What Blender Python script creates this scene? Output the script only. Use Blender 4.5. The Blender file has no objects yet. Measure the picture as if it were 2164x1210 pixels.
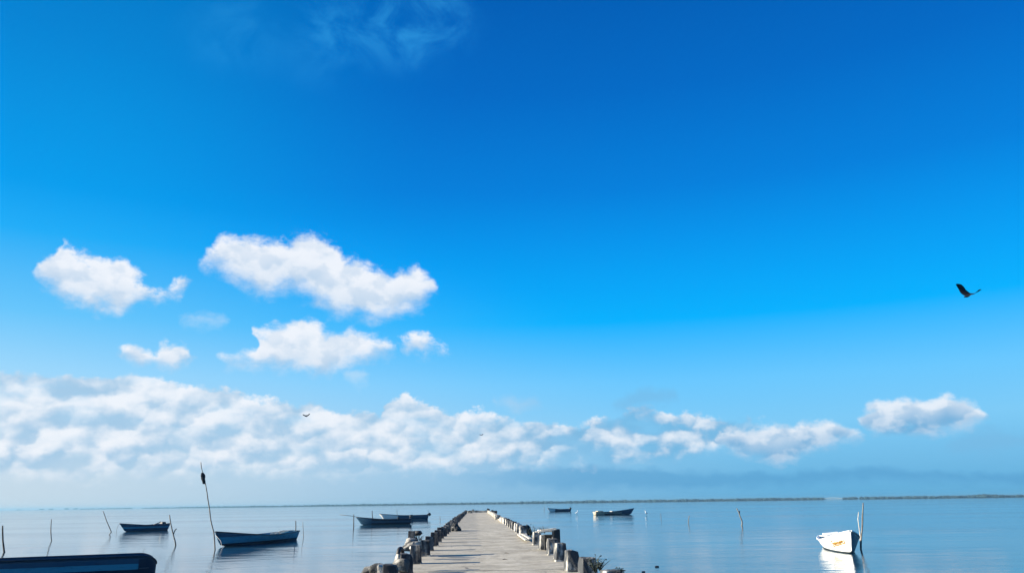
import bpy, bmesh, math, random
from mathutils import Vector, Matrix, Euler, noise as mnoise

random.seed(11)
R = math.radians
SC = bpy.context.scene
COL = SC.collection

# ------------------------------------------------------------------ camera
PW, PH, FPX = 2164.0, 1210.0, 1666.0          # photograph size and focal length in its pixels
H_CAM, DECK = 2.4, 0.8                         # lens above the water, deck above the water
YAW, PITCH, ROLL = R(-2.787), R(15.366), R(-0.765)
cam_d = bpy.data.cameras.new('camera')
cam = bpy.data.objects.new('camera', cam_d); COL.objects.link(cam)
cam_d.sensor_width = 36.0
cam_d.lens = FPX / PW * 36.0
cam_d.clip_end = 40000
CAM_ROT = Matrix.Rotation(YAW, 3, 'Z') @ Matrix.Rotation(R(90) + PITCH, 3, 'X') @ Matrix.Rotation(ROLL, 3, 'Z')
cam.matrix_world = Matrix.Translation((0, 0, H_CAM)) @ CAM_ROT.to_4x4()
SC.camera = cam

def ray(px, py):
    return (CAM_ROT @ Vector((px - PW / 2, PH / 2 - py, -FPX))).normalized()
def at_z(px, py, z=0.0):                       # where a sight line meets a level
    d = ray(px, py); t = (z - H_CAM) / d.z
    return Vector((0, 0, H_CAM)) + d * t
def at_y(px, py, y):                           # where a sight line meets a distance
    d = ray(px, py)
    return Vector((0, 0, H_CAM)) + d * (y / d.y)
def azel(px, py):
    d = ray(px, py)
    return math.degrees(math.atan2(d.x, d.y)), math.degrees(math.asin(d.z))

# ------------------------------------------------------------------ exposure, sun
SC.view_settings.view_transform = 'Standard'
SC.view_settings.look = 'None'
SC.view_settings.gamma = 1.0
SC.view_settings.exposure = 1.5
EXPO = 2.0 ** SC.view_settings.exposure
SUN_EL, SUN_AZ = R(16.5), R(-93.5)             # azimuth from +Y, clockwise
sun_dir = Vector((math.sin(SUN_AZ) * math.cos(SUN_EL), math.cos(SUN_AZ) * math.cos(SUN_EL), math.sin(SUN_EL)))
sun_d = bpy.data.lights.new('sun', 'SUN'); sun = bpy.data.objects.new('sun', sun_d); COL.objects.link(sun)
sun_d.energy = 5.0; sun_d.angle = R(0.5); sun_d.color = (1.0, 0.90, 0.74)
sun.rotation_euler = sun_dir.to_track_quat('Z', 'Y').to_euler()
sun.location = (-40, -5, 30)

# ------------------------------------------------------------------ node helper
class NT:
    def __init__(s, tree): s.t = tree
    def n(s, kind, **kw):
        o = s.t.nodes.new(kind)
        for k, v in kw.items(): setattr(o, k, v)
        return o
    def put(s, sock, v):
        if isinstance(v, bpy.types.NodeSocket): s.t.links.new(v, sock)
        else: sock.default_value = v
    def m(s, op, a, b=None, c=None, clamp=False):
        o = s.n('ShaderNodeMath', operation=op, use_clamp=clamp)
        for i, v in enumerate((a, b, c)):
            if v is not None: s.put(o.inputs[i], v)
        return o.outputs[0]
    def add(s, a, b): return s.m('ADD', a, b)
    def sub(s, a, b): return s.m('SUBTRACT', a, b)
    def mul(s, a, b): return s.m('MULTIPLY', a, b)
    def mn(s, a, b): return s.m('MINIMUM', a, b)
    def mx(s, a, b): return s.m('MAXIMUM', a, b)
    def step(s, v, lo, hi, a=0.0, b=1.0):      # smoothstep
        o = s.n('ShaderNodeMapRange', interpolation_type='SMOOTHSTEP')
        for i, x in enumerate((v, lo, hi, a, b)): s.put(o.inputs[i], x)
        return o.outputs[0]
    def lin(s, v, lo, hi, a=0.0, b=1.0):
        o = s.n('ShaderNodeMapRange', clamp=True)
        for i, x in enumerate((v, lo, hi, a, b)): s.put(o.inputs[i], x)
        return o.outputs[0]
    def xyz(s, x, y, z):
        o = s.n('ShaderNodeCombineXYZ')
        for i, v in enumerate((x, y, z)): s.put(o.inputs[i], v)
        return o.outputs[0]
    def noise(s, vec, scale, detail=4.0, rough=0.55, col=False, dist=0.0):
        o = s.n('ShaderNodeTexNoise')
        s.put(o.inputs['Vector'], vec); s.put(o.inputs['Scale'], scale)
        o.inputs['Detail'].default_value = detail; o.inputs['Roughness'].default_value = rough
        o.inputs['Distortion'].default_value = dist
        return o.outputs['Color' if col else 'Fac']
    def mix(s, f, a, b, mode='MIX'):
        o = s.n('ShaderNodeMix', data_type='RGBA', blend_type=mode)
        s.put(o.inputs[0], f)
        for i, v in ((6, a), (7, b)):
            if not isinstance(v, bpy.types.NodeSocket): v = (v[0], v[1], v[2], 1.0)
            s.put(o.inputs[i], v)
        return o.outputs[2]
    def ramp(s, f, stops):
        o = s.n('ShaderNodeValToRGB'); e = o.color_ramp.elements
        while len(e) < len(stops): e.new(0.5)
        for k, (p, c) in zip(e, stops): k.position = p; k.color = (c[0], c[1], c[2], 1.0)
        s.put(o.inputs[0], f)
        return o.outputs[0]
    def curve(s, v, pts):                      # straight-line graph through pts (0..1)
        o = s.n('ShaderNodeFloatCurve'); c = o.mapping.curves[0]
        c.points[0].location = pts[0]; c.points[1].location = pts[-1]
        for p in pts[1:-1]: c.points.new(*p)
        for p in c.points: p.handle_type = 'VECTOR'
        o.mapping.update(); s.put(o.inputs['Value'], v); o.inputs['Factor'].default_value = 1.0
        return o.outputs[0]

def lin1(v):
    v /= 255.0
    return v / 12.92 if v <= 0.04045 else ((v + 0.055) / 1.055) ** 2.4
def rgb(r, g, b): return (lin1(r), lin1(g), lin1(b))

# ------------------------------------------------------------------ world: sky and clouds by direction
WD = bpy.data.worlds.new("World"); SC.world = WD; WD.use_nodes = True
wt = WD.node_tree; N = NT(wt); bg = wt.nodes['Background']
SKY_STRENGTH = 0.15
nish = N.n('ShaderNodeTexSky', sky_type='NISHITA', sun_disc=False)
nish.sun_elevation = SUN_EL; nish.sun_rotation = SUN_AZ; nish.ozone_density = 3.0
tc = N.n('ShaderNodeTexCoord').outputs['Generated']
sp = N.n('ShaderNodeSeparateXYZ'); N.put(sp.inputs[0], tc)
DX, DY, DZ = sp.outputs
DEG = 180 / math.pi
az = N.mul(N.m('ARCTAN2', DX, DY), DEG)
el = N.mul(N.m('ARCSINE', DZ), DEG)

EL_MAX = 40.0
def sky_column(stops): return N.ramp(N.lin(el, 0.0, EL_MAX), [(e / EL_MAX, rgb(*c)) for e, c in stops])
sky_r = sky_column([(0, (92, 172, 218)), (2.2, (112, 186, 230)), (5.2, (126, 203, 247)), (8.2, (106, 200, 255)),
                    (10.3, (76, 190, 255)), (12.6, (0, 178, 255)), (15, (0, 166, 250)), (18.5, (0, 148, 238)), (22, (0, 128, 222)), (29, (0, 106, 199)), (36, (0, 93, 181))])
sky_l = sky_column([(0, (206, 221, 232)), (3.5, (198, 220, 236)), (8.5, (156, 215, 252)), (12, (104, 198, 252)),
                    (17, (30, 173, 248)), (20, (0, 158, 240)), (23, (0, 150, 232)), (29, (0, 133, 215)), (36, (0, 116, 196))])
side = N.step(N.add(az, N.mul(el, -0.35)), -38.0, N.lin(el, 4.0, 20.0, 24.0, -10.0))
ramped = N.mix(side, sky_l, sky_r)
gain = 1.0 / (SKY_STRENGTH * EXPO)

P0 = N.xyz(az, N.mul(el, 1.35), 0.0)
warp = N.noise(P0, 0.42, 3.0, 0.5, col=True)
wsp = N.n('ShaderNodeSeparateXYZ'); N.put(wsp.inputs[0], warp)
azw = N.add(az, N.mul(N.sub(wsp.outputs[0], 0.5), 2.2))
elw = N.add(el, N.mul(N.sub(wsp.outputs[1], 0.5), 1.5))
fine = N.noise(P0, 0.85, 9.0, 0.60)
SH = (-0.42, 0.55)                              # a step towards the sun, in degrees
P1 = N.xyz(N.add(az, SH[0]), N.mul(N.add(el, SH[1]), 1.35), 0.0)
fine_s = N.noise(P1, 0.85, 9.0, 0.60)
relief = N.sub(fine, fine_s)                    # > 0 on the sunward face of a puff
AZ0, AZ1 = -42.0, 42.0
azn = N.lin(azw, AZ0, AZ1)

def outline(clouds, which):
    pts = []
    for top, bot in clouds:
        T, B = [azel(*p) for p in top], [azel(*p) for p in bot]
        L = T if which == 0 else B
        sg = -1.0 if which == 0 else 1.0
        m0, m1 = (T[0][1] + B[0][1]) / 2, (T[-1][1] + B[-1][1]) / 2
        pts += [(T[0][0] - 1.1, m0 + sg * 1.6)] + L + [(T[-1][0] + 1.1, m1 + sg * 1.6)]
    pts = sorted((min(max((a - AZ0) / (AZ1 - AZ0), 0.0), 1.0), min(max(e / EL_MAX, 0.0), 1.0)) for a, e in pts)
    pts = [(0.0, pts[0][1])] + [p for p in pts if 0.001 < p[0] < 0.999] + [(1.0, pts[-1][1])]
    out = [pts[0]]
    for p in pts[1:]:
        if p[0] > out[-1][0] + 0.0008: out.append(p)
    return N.mul(N.curve(azn, out), EL_MAX)

def layer(clouds, rag=1.7, soft_t=0.45, soft_b=1.1, off=0.30):
    top, bot = outline(clouds, 0), outline(clouds, 1)
    nz = N.add(N.mul(N.sub(fine, 0.5), rag), off)
    a = N.step(N.add(N.sub(top, elw), nz), 0.0, soft_t)
    b = N.step(N.add(N.sub(elw, bot), nz), -0.15, soft_b)
    h = N.m('DIVIDE', N.sub(elw, bot), N.mx(N.sub(top, bot), 0.4), clamp=True)
    return N.mul(a, b), h

C1 = ([(430, 548), (440, 525), (480, 503), (550, 505), (590, 508), (625, 490), (660, 492), (685, 503), (700, 523), (730, 548), (790, 563), (830, 577), (880, 570), (910, 588), (920, 606)],
      [(430, 560), (450, 582), (500, 612), (550, 632), (600, 622), (650, 634), (680, 662), (740, 670), (790, 686), (840, 672), (890, 664), (920, 630)])
C2 = ([(70, 570), (85, 553), (108, 545), (130, 513), (150, 528), (200, 543), (250, 543), (280, 568), (310, 593), (335, 610), (352, 612), (370, 588), (398, 572)],
      [(70, 580), (100, 606), (130, 632), (190, 652), (245, 668), (290, 648), (330, 646), (350, 632), (380, 634), (398, 602)])
C7 = ([(1815, 878), (1830, 858), (1860, 846), (1920, 850), (1960, 846), (2000, 838), (2030, 848), (2060, 860), (2092, 880)],
      [(1815, 897), (1850, 911), (1930, 915), (2000, 912), (2050, 908), (2092, 892)])
C4 = ([(256, 742), (275, 728), (300, 736), (322, 742), (335, 727), (370, 724), (400, 726), (412, 742)],
      [(256, 750), (300, 764), (340, 768), (370, 776), (412, 756)])
C3 = ([(458, 757), (500, 744), (538, 733), (545, 704), (590, 688), (640, 675), (670, 678), (690, 698), (740, 698), (790, 713), (840, 732)],
      [(458, 766), (520, 780), (580, 789), (640, 785), (690, 799), (740, 776), (800, 761), (840, 750)])
C3b = ([(850, 713), (872, 705), (900, 708), (944, 734)], [(850, 740), (900, 750), (944, 748)])
C8 = ([(1530, 920), (1560, 908), (1600, 903), (1640, 893), (1700, 888), (1760, 891), (1818, 918)],
      [(1530, 944), (1580, 964), (1640, 974), (1690, 974), (1720, 956), (1818, 928)])
C9 = ([(2000, 925), (2050, 912), (2110, 905), (2164, 910), (2300, 900)], [(2000, 945), (2050, 955), (2110, 960), (2164, 955), (2300, 960)])
F5 = ([(392, 664), (430, 658), (472, 668)], [(392, 682), (430, 690), (472, 690)])
F6 = ([(728, 792), (752, 778), (778, 788)], [(728, 806), (752, 820), (778, 812)])
G1 = ([(1040, 845), (1090, 832), (1142, 838)], [(1040, 862), (1090, 868), (1142, 856)])
G2 = ([(1285, 852), (1350, 822), (1432, 818)], [(1285, 866), (1350, 868), (1432, 848)])
BANK = ([(-500, 770), (-200, 785), (0, 796), (60, 800), (100, 800), (150, 791), (240, 796), (300, 808), (330, 800), (400, 814), (500, 826), (530, 840), (600, 852), (660, 850),
         (730, 868), (800, 882), (820, 846), (860, 836), (910, 850), (950, 872), (1000, 876), (1060, 880), (1120, 892), (1200, 900), (1260, 894),
         (1320, 876), (1350, 864), (1400, 880), (1450, 880), (1520, 888), (1590, 890), (1630, 915)],
        [(-500, 1020), (0, 1018), (400, 1014), (700, 1004), (900, 1002), (1040, 1000), (1150, 988), (1300, 988), (1450, 968), (1500, 955), (1630, 930)])
STRAT = ([(900, 1000), (1100, 990), (1300, 990), (1500, 994), (1700, 1000), (1760, 990), (1880, 988), (1960, 1000), (2200, 1002), (2400, 1000)],
         [(900, 1016), (1100, 1026), (1300, 1030), (1500, 1028), (1700, 1022), (1760, 1014), (1880, 1014), (1960, 1016), (2200, 1022), (2400, 1020)])

right = N.step(az, -4.0, 12.0)
soft_n = N.noise(P0, 0.55, 4.0, 0.5); soft_s = N.noise(N.xyz(N.add(az, -0.8), N.mul(N.add(el, 0.9), 1.35), 0.0), 0.55, 4.0, 0.5)
lit = N.step(N.add(N.sub(soft_n, soft_s), N.mul(relief, 0.25)), -0.13, 0.10)
WHITE = N.mix(right, rgb(242, 246, 253), rgb(232, 240, 250))
GREYL = N.mix(right, rgb(176, 205, 232), rgb(112, 174, 218))
sky = ramped
# high thin wisps at the top
wx = N.noise(N.xyz(N.mul(az, 0.8), el, 4.0), 0.34, 7.0, 0.62, dist=0.5)
w_env = 0.0
for wpx, wpy, wr, wk in ((860, 30, 6.2, 0.85), (720, 70, 5.0, 0.55), (500, 75, 4.5, 0.35), (660, 110, 4.0, 0.30)):
    a0, e0 = azel(wpx, wpy); dx_, dy_ = N.mul(N.sub(az, a0), 0.82), N.sub(el, e0)
    r_ = N.m('SQRT', N.add(N.mul(dx_, dx_), N.mul(N.mul(dy_, dy_), 1.6)))
    w_env = N.mx(w_env, N.step(r_, wr, wr * 0.15, 0.0, wk))
sky = N.mix(N.mul(N.mul(N.step(wx, 0.36, 0.70), w_env), 0.62), sky, rgb(60, 178, 244))
# low grey stratus
a, h = layer([STRAT], 0.7, 0.6, 0.7)
sky = N.mix(N.mul(N.mul(a, N.step(az, -5.0, 9.0)), 0.60), sky, rgb(84, 158, 208))
# cloud bank: heaped puffs, each lit from the upper left and grey underneath
a_env, h = layer([BANK], 1.9, 0.5, 1.3)
wb = N.n('ShaderNodeSeparateXYZ'); N.put(wb.inputs[0], N.noise(N.xyz(az, N.mul(el, 1.3), 8.0), 0.75, 6.0, 0.55, col=True))
bx_ = N.add(az, N.mul(N.sub(wb.outputs[0], 0.5), 1.9)); by_ = N.add(el, N.mul(N.sub(wb.outputs[1], 0.5), 1.15))
def puffs(cell, flat, z, smooth):
    v = N.n('ShaderNodeTexVoronoi', feature='SMOOTH_F1'); v.inputs['Smoothness'].default_value = smooth; v.inputs['Randomness'].default_value = 0.9
    p = N.xyz(N.mul(bx_, 1.0 / cell), N.mul(by_, flat / cell), z)
    N.put(v.inputs['Vector'], p); v.inputs['Scale'].default_value = 1.0
    d = N.n('ShaderNodeVectorMath', operation='SUBTRACT'); N.put(d.inputs[0], p); N.put(d.inputs[1], v.outputs['Position'])
    q = N.n('ShaderNodeSeparateXYZ'); N.put(q.inputs[0], d.outputs[0])
    up = N.add(N.mul(q.outputs[0], -0.35), N.mul(q.outputs[1], 0.95))
    return N.step(up, -0.62, 0.50), v.outputs['Distance']
LA, dA = puffs(3.2, 1.4, 0.3, 0.7)
LB, dB = puffs(1.45, 1.15, 5.3, 0.65)
wA = N.step(el, 2.2, 7.0, 0.34, 0.62)
lum = N.add(N.add(N.mul(LA, wA), N.mul(LB, N.sub(0.92, wA))), N.mul(N.sub(fine, 0.5), 0.75))
low = N.noise(N.xyz(N.mul(az, 0.22), N.mul(el, 0.5), 2.0), 1.0, 3.0, 0.5)
lum = N.add(lum, N.mul(N.sub(low, 0.5), N.lin(right, 0, 1, 1.3, 1.5)))
bright = N.step(lum, N.lin(right, 0, 1, 0.14, 0.20), N.lin(right, 0, 1, 0.98, 0.98))
base = N.mix(right, rgb(164, 201, 230), rgb(112, 177, 220))
gap = N.step(N.add(N.mul(dA, 0.45), N.mul(N.sub(low, 0.5), -1.8)), 0.66, 0.14)
cover = N.mul(N.mul(a_env, N.step(el, 1.4, 3.6, 0.50, 1.0)), N.lin(gap, 0, 1, N.lin(right, 0, 1, 0.55, 0.36), 0.95))
cover = N.mul(cover, N.lin(N.m('MAXIMUM', bright, N.sub(1.0, right)), 0.0, 0.35, 0.72, 1.0))
sky = N.mix(cover, sky, N.mix(bright, base, WHITE))
# faint scraps
a, h = layer([F5, F6, G1, G2, C9], 1.3, 0.9, 1.0, 0.28)
sky = N.mix(N.mul(a, 0.46), sky, N.mix(right, rgb(206, 228, 246), rgb(120, 182, 224)))
# separate cumulus
for group, rag, st, sb in (([C4, C7], 1.3, 0.6, 0.9), ([C8], 1.4, 0.7, 1.0), ([C3], 1.7, 0.9, 1.6), ([C1], 2.0, 0.95, 1.9), ([C2, C3b], 2.6, 0.9, 1.7)):
    a, h = layer(group, rag, st, sb)
    l2 = N.add(N.add(N.mul(lit, 0.34), N.mul(LB, 0.22)), N.mul(N.step(h, N.lin(right, 0, 1, -0.1, 0.12), N.lin(right, 0, 1, 0.95, 1.1)), 0.58))
    c = N.mix(N.m('MINIMUM', l2, 1.0), GREYL, WHITE)
    sky = N.mix(N.mul(a, 0.97), sky, c)
sc_ = N.n('ShaderNodeVectorMath', operation='SCALE'); N.put(sc_.inputs[0], sky); sc_.inputs[3].default_value = gain
N.put(bg.inputs['Color'], N.mix(0.004, sc_.outputs[0], nish.outputs[0]))
bg.inputs['Strength'].default_value = SKY_STRENGTH
WD.cycles.sampling_method = 'MANUAL'; WD.cycles.sample_map_resolution = 512

# ------------------------------------------------------------------ object helpers
def tag(o, label=None, cat=None, group=None, kind=None):
    if label: o['label'] = label
    if cat: o['category'] = cat
    if group: o['group'] = group
    if kind: o['kind'] = kind
    return o
def thing(name, label, cat, loc=(0, 0, 0), rz=0.0, group=None):
    o = bpy.data.objects.new(name, None); COL.objects.link(o)
    o.location = loc; o.rotation_euler = (0, 0, rz); o.empty_display_size = 0.2
    return tag(o, label, cat, group)
def obj(name, bm, mat, parent=None, smooth=False, loc=None, rot=None):
    me = bpy.data.meshes.new(name)
    bmesh.ops.recalc_face_normals(bm, faces=bm.faces)
    bm.to_mesh(me); bm.free()
    if smooth:
        for p in me.polygons: p.use_smooth = True
    me.materials.append(mat)
    o = bpy.data.objects.new(name, me); COL.objects.link(o)
    if parent: o.parent = parent
    if loc is not None: o.location = loc
    if rot is not None: o.rotation_euler = rot
    return o
def dup(root, loc, rz=0.0, label=None, group=None, scale=None):
    c = root.copy(); COL.objects.link(c); c.location = loc; c.rotation_euler = (c.rotation_euler[0], c.rotation_euler[1], rz)
    if scale: c.scale = scale
    if label: c['label'] = label
    if group: c['group'] = group
    for ch in root.children:
        d = ch.copy(); COL.objects.link(d); d.parent = c
        for g in ch.children:
            e = g.copy(); COL.objects.link(e); e.parent = d
    return c
def box(bm, c, s, rot=None, taper=1.0, bevel=0.0):
    r = bmesh.ops.create_cube(bm, size=1.0); vs = r['verts']
    for v in vs:
        k = taper if v.co.z > 0 else 1.0
        v.co = Vector((v.co.x * s[0] * k, v.co.y * s[1] * k, v.co.z * s[2]))
    if bevel > 0:
        es = list({e for v in vs for e in v.link_edges})
        g = bmesh.ops.bevel(bm, geom=es, offset=bevel, segments=2, affect='EDGES', profile=0.6)
        vs = list({v for f in g['faces'] for v in f.verts} | {v for v in vs if v.is_valid})
    M = Matrix.Translation(c) @ (Euler(rot).to_matrix().to_4x4() if rot else Matrix.Identity(4))
    bmesh.ops.transform(bm, matrix=M, verts=vs)
    return vs
def tube(bm, pts, rad, seg=8, jitter=0.0):
    pts = [Vector(p) for p in pts]; rings = []
    for i, p in enumerate(pts):
        d = (pts[min(i + 1, len(pts) - 1)] - pts[max(i - 1, 0)]).normalized()
        u = d.cross(Vector((0.31, 0.9, 0.29)))
        if u.length < 1e-3: u = d.cross(Vector((1, 0, 0)))
        u.normalize(); w = d.cross(u)
        r = rad[i] if isinstance(rad, (list, tuple)) else rad
        rings.append([bm.verts.new(p + (u * math.cos(2 * math.pi * k / seg) + w * math.sin(2 * math.pi * k / seg)) * r * (1 + random.uniform(-jitter, jitter))) for k in range(seg)])
    for a, b in zip(rings, rings[1:]):
        for k in range(seg):
            bm.faces.new((a[k], a[(k + 1) % seg], b[(k + 1) % seg], b[k]))
    bm.faces.new(rings[0][::-1]); bm.faces.new(rings[-1])
def densify(pts, step):
    out = [Vector(pts[0])]
    for a, b in zip(pts, pts[1:]):
        a, b = Vector(a), Vector(b); n = max(1, int((b - a).length / step))
        out += [a.lerp(b, (i + 1) / n) for i in range(n)]
    return out
def roughen(bm, amp, freq, seed=0.0):
    for v in bm.verts:
        n = mnoise.noise_vector(v.co * freq + Vector((seed, seed * 1.7, -seed)))
        v.co += n * amp

# ------------------------------------------------------------------ materials
def mat(name, build, rough=0.85):
    m = bpy.data.materials.new(name); m.use_nodes = True
    n = NT(m.node_tree); b = m.node_tree.nodes['Principled BSDF']
    b.inputs['Roughness'].default_value = rough
    build(n, b)
    return m
def coords(n, per_object=True, kind='Object'):
    c = n.n('ShaderNodeTexCoord').outputs[kind]
    if not per_object: return c
    r = n.n('ShaderNodeObjectInfo').outputs['Random']
    v = n.n('ShaderNodeVectorMath', operation='ADD'); n.put(v.inputs[0], c)
    n.put(v.inputs[1], n.xyz(n.mul(r, 37.0), n.mul(r, 71.0), n.mul(r, 13.0)))
    return v.outputs[0]
def bump(n, b, height, dist, strength=1.0):
    o = n.n('ShaderNodeBump'); o.inputs['Distance'].default_value = dist; o.inputs['Strength'].default_value = strength
    n.put(o.inputs['Height'], height); n.put(b.inputs['Normal'], o.outputs[0])

def concrete(name, pale, mid, dark, thr=(0.42, 0.58), stretch=(1, 1, 1)):
    def f(n, b):
        c = coords(n)
        mp = n.n('ShaderNodeMapping'); n.put(mp.inputs[0], c); mp.inputs['Scale'].default_value = stretch
        big = n.noise(mp.outputs[0], 2.6, 6, 0.62)
        mid_n = n.noise(c, 9.0, 5, 0.6)
        col = n.mix(n.step(mid_n, 0.35, 0.65), mid, pale)
        col = n.mix(n.step(big, thr[0], thr[1]), dark, col)
        col = n.mix(n.mul(n.step(n.noise(c, 45, 3, 0.6), 0.55, 0.75), 0.45), col, dark)
        n.put(b.inputs['Base Color'], col)
        bump(n, b, n.noise(c, 24, 6, 0.65), 0.02, 0.8)
    return mat(name, f, 0.92)
M_POST = concrete('weathered_concrete', (0.60, 0.57, 0.51), (0.33, 0.32, 0.29), (0.035, 0.04, 0.046), (0.47, 0.64), (1, 1, 0.45))
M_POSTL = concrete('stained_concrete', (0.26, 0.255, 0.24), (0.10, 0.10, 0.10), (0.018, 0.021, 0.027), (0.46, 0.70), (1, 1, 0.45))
M_EDGE = concrete('edge_concrete', (0.46, 0.43, 0.37), (0.32, 0.31, 0.28), (0.09, 0.09, 0.085), (0.34, 0.56))
M_ROCK = concrete('rubble_concrete', (0.45, 0.43, 0.38), (0.26, 0.25, 0.23), (0.05, 0.052, 0.05), (0.42, 0.60))

def deck_f(n, b):
    c = n.n('ShaderNodeNewGeometry').outputs['Position']
    s = n.n('ShaderNodeSeparateXYZ'); n.put(s.inputs[0], c)
    r = n.n('ShaderNodeObjectInfo').outputs['Random']
    streak = n.noise(n.xyz(n.mul(s.outputs[0], 0.8), n.mul(s.outputs[1], 1.0), r), 1.0, 7, 0.66)
    sand = n.noise(c, 0.9, 5, 0.6); grit = n.noise(c, 18, 4, 0.65)
    col = n.mix(n.step(streak, 0.38, 0.60), (0.265, 0.235, 0.175), (0.46, 0.415, 0.32))
    col = n.mix(n.mul(n.step(sand, 0.46, 0.7), 0.5), col, (0.51, 0.465, 0.38))
    col = n.mix(n.mul(n.step(n.add(n.mul(grit, 0.6), n.mul(n.noise(c, 3.1, 4, 0.6), 0.4)), 0.50, 0.62), 0.55), col, (0.19, 0.17, 0.135))
    patch = n.noise(n.xyz(n.mul(s.outputs[0], 3.4), n.mul(s.outputs[1], 0.9), n.mul(r, 9.0)), 1.0, 5, 0.65)
    col = n.mix(n.mul(n.step(patch, 0.54, 0.66), 0.42), col, (0.20, 0.18, 0.14))
    col = n.mix(n.mul(n.step(patch, 0.44, 0.34), 0.38), col, (0.56, 0.51, 0.42))
    half = n.step(n.add(s.outputs[0], n.mul(n.sub(streak, 0.5), 0.25)), 0.22, 0.34)
    col = n.mix(n.lin(half, 0, 1, 0.16, 0.0), col, (0.25, 0.22, 0.17))          # left half lies a little dirtier
    col = n.mix(n.lin(r, 0, 1, 0.0, 0.40), col, (0.30, 0.27, 0.21))
    crack = n.n('ShaderNodeTexVoronoi', feature='DISTANCE_TO_EDGE')
    n.put(crack.inputs['Vector'], n.xyz(n.add(n.mul(s.outputs[0], 0.8), n.mul(sand, 0.7)), n.add(s.outputs[1], n.mul(streak, 0.8)), 0.0)); crack.inputs['Scale'].default_value = 0.55
    col = n.mix(n.mul(n.step(crack.outputs['Distance'], 0.012, 0.003), n.step(sand, 0.5, 0.6)), col, (0.10, 0.09, 0.08))
    n.put(b.inputs['Base Color'], col)
    bump(n, b, n.add(n.noise(c, 6, 6, 0.65), n.mul(grit, 0.35)), 0.012, 0.6)
M_DECK = mat('sandy_concrete', deck_f, 0.95)

def wood_f(pale, dark):
    def f(n, b):
        c = coords(n)
        mp = n.n('ShaderNodeMapping'); n.put(mp.inputs[0], c); mp.inputs['Scale'].default_value = (6, 6, 0.8)
        k = n.noise(mp.outputs[0], 3.0, 5, 0.6)
        n.put(b.inputs['Base Color'], n.mix(n.step(k, 0.35, 0.65), dark, pale))
        bump(n, b, k, 0.01, 0.6)
    return f
M_POLE = mat('wet_wood', wood_f((0.05, 0.045, 0.04), (0.012, 0.012, 0.014)), 0.8)
M_GREYPOLE = mat('grey_wood', wood_f((0.20, 0.19, 0.17), (0.07, 0.068, 0.065)), 0.85)
M_PALEPOLE = mat('bleached_wood', wood_f((0.62, 0.58, 0.50), (0.34, 0.31, 0.27)), 0.8)
M_PLANK = mat('bleached_planks', wood_f((0.60, 0.56, 0.47), (0.36, 0.33, 0.27)), 0.85)
def plain(name, col, rough=0.6, var=0.25, scale=6.0):
    def f(n, b):
        c = coords(n); k = n.noise(c, scale, 5, 0.6)
        lo = tuple(x * (1 - var) for x in col); hi = tuple(min(1, x * (1 + var)) for x in col)
        n.put(b.inputs['Base Color'], n.mix(n.step(k, 0.3, 0.7), lo, hi))
    return mat(name, f, rough)
M_DARK = plain('dark_rubber', (0.012, 0.013, 0.016), 0.6)
M_NET = plain('dark_netting', (0.02, 0.022, 0.024), 0.95, 0.6, 20)
M_WEED = plain('dark_leaf', (0.02, 0.03, 0.02), 0.8, 0.5, 12)
M_MOTOR = plain('motor_black', (0.015, 0.018, 0.022), 0.4)
M_STEEL = plain('leg_grey', (0.12, 0.13, 0.14), 0.45)
M_RAG = plain('dark_cloth', (0.012, 0.014, 0.02), 0.95)
M_ROPE = plain('grey_rope', (0.22, 0.22, 0.22), 0.9)
M_EGRET = plain('white_feather', (0.82, 0.82, 0.80), 0.8, 0.05)
M_BEAK = plain('yellow_beak', (0.55, 0.34, 0.05), 0.6)
M_LEGB = plain('black_leg', (0.03, 0.03, 0.03), 0.7)
M_FEATHER = plain('dark_feather', (0.012, 0.016, 0.024), 0.85, 0.5, 30)
M_GOLD = plain('ochre_paint', (0.27, 0.14, 0.012), 0.5, 0.15, 12)
M_BOATIN = plain('worn_boat_inside', (0.34, 0.34, 0.33), 0.75, 0.35, 4)
M_BOATIND = plain('dark_boat_inside', (0.04, 0.06, 0.08), 0.75, 0.35, 4)
M_RAILD = plain('dark_rail_paint', (0.010, 0.016, 0.030), 0.5)
M_RAILW = plain('white_rail_paint', (0.72, 0.72, 0.70), 0.5, 0.08)
M_FLOAT = plain('white_float', (0.8, 0.8, 0.78), 0.5, 0.05)
M_BRIDGE = plain('pale_bridge_concrete', (0.20, 0.27, 0.31), 0.8, 0.1, 0.2)

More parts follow.
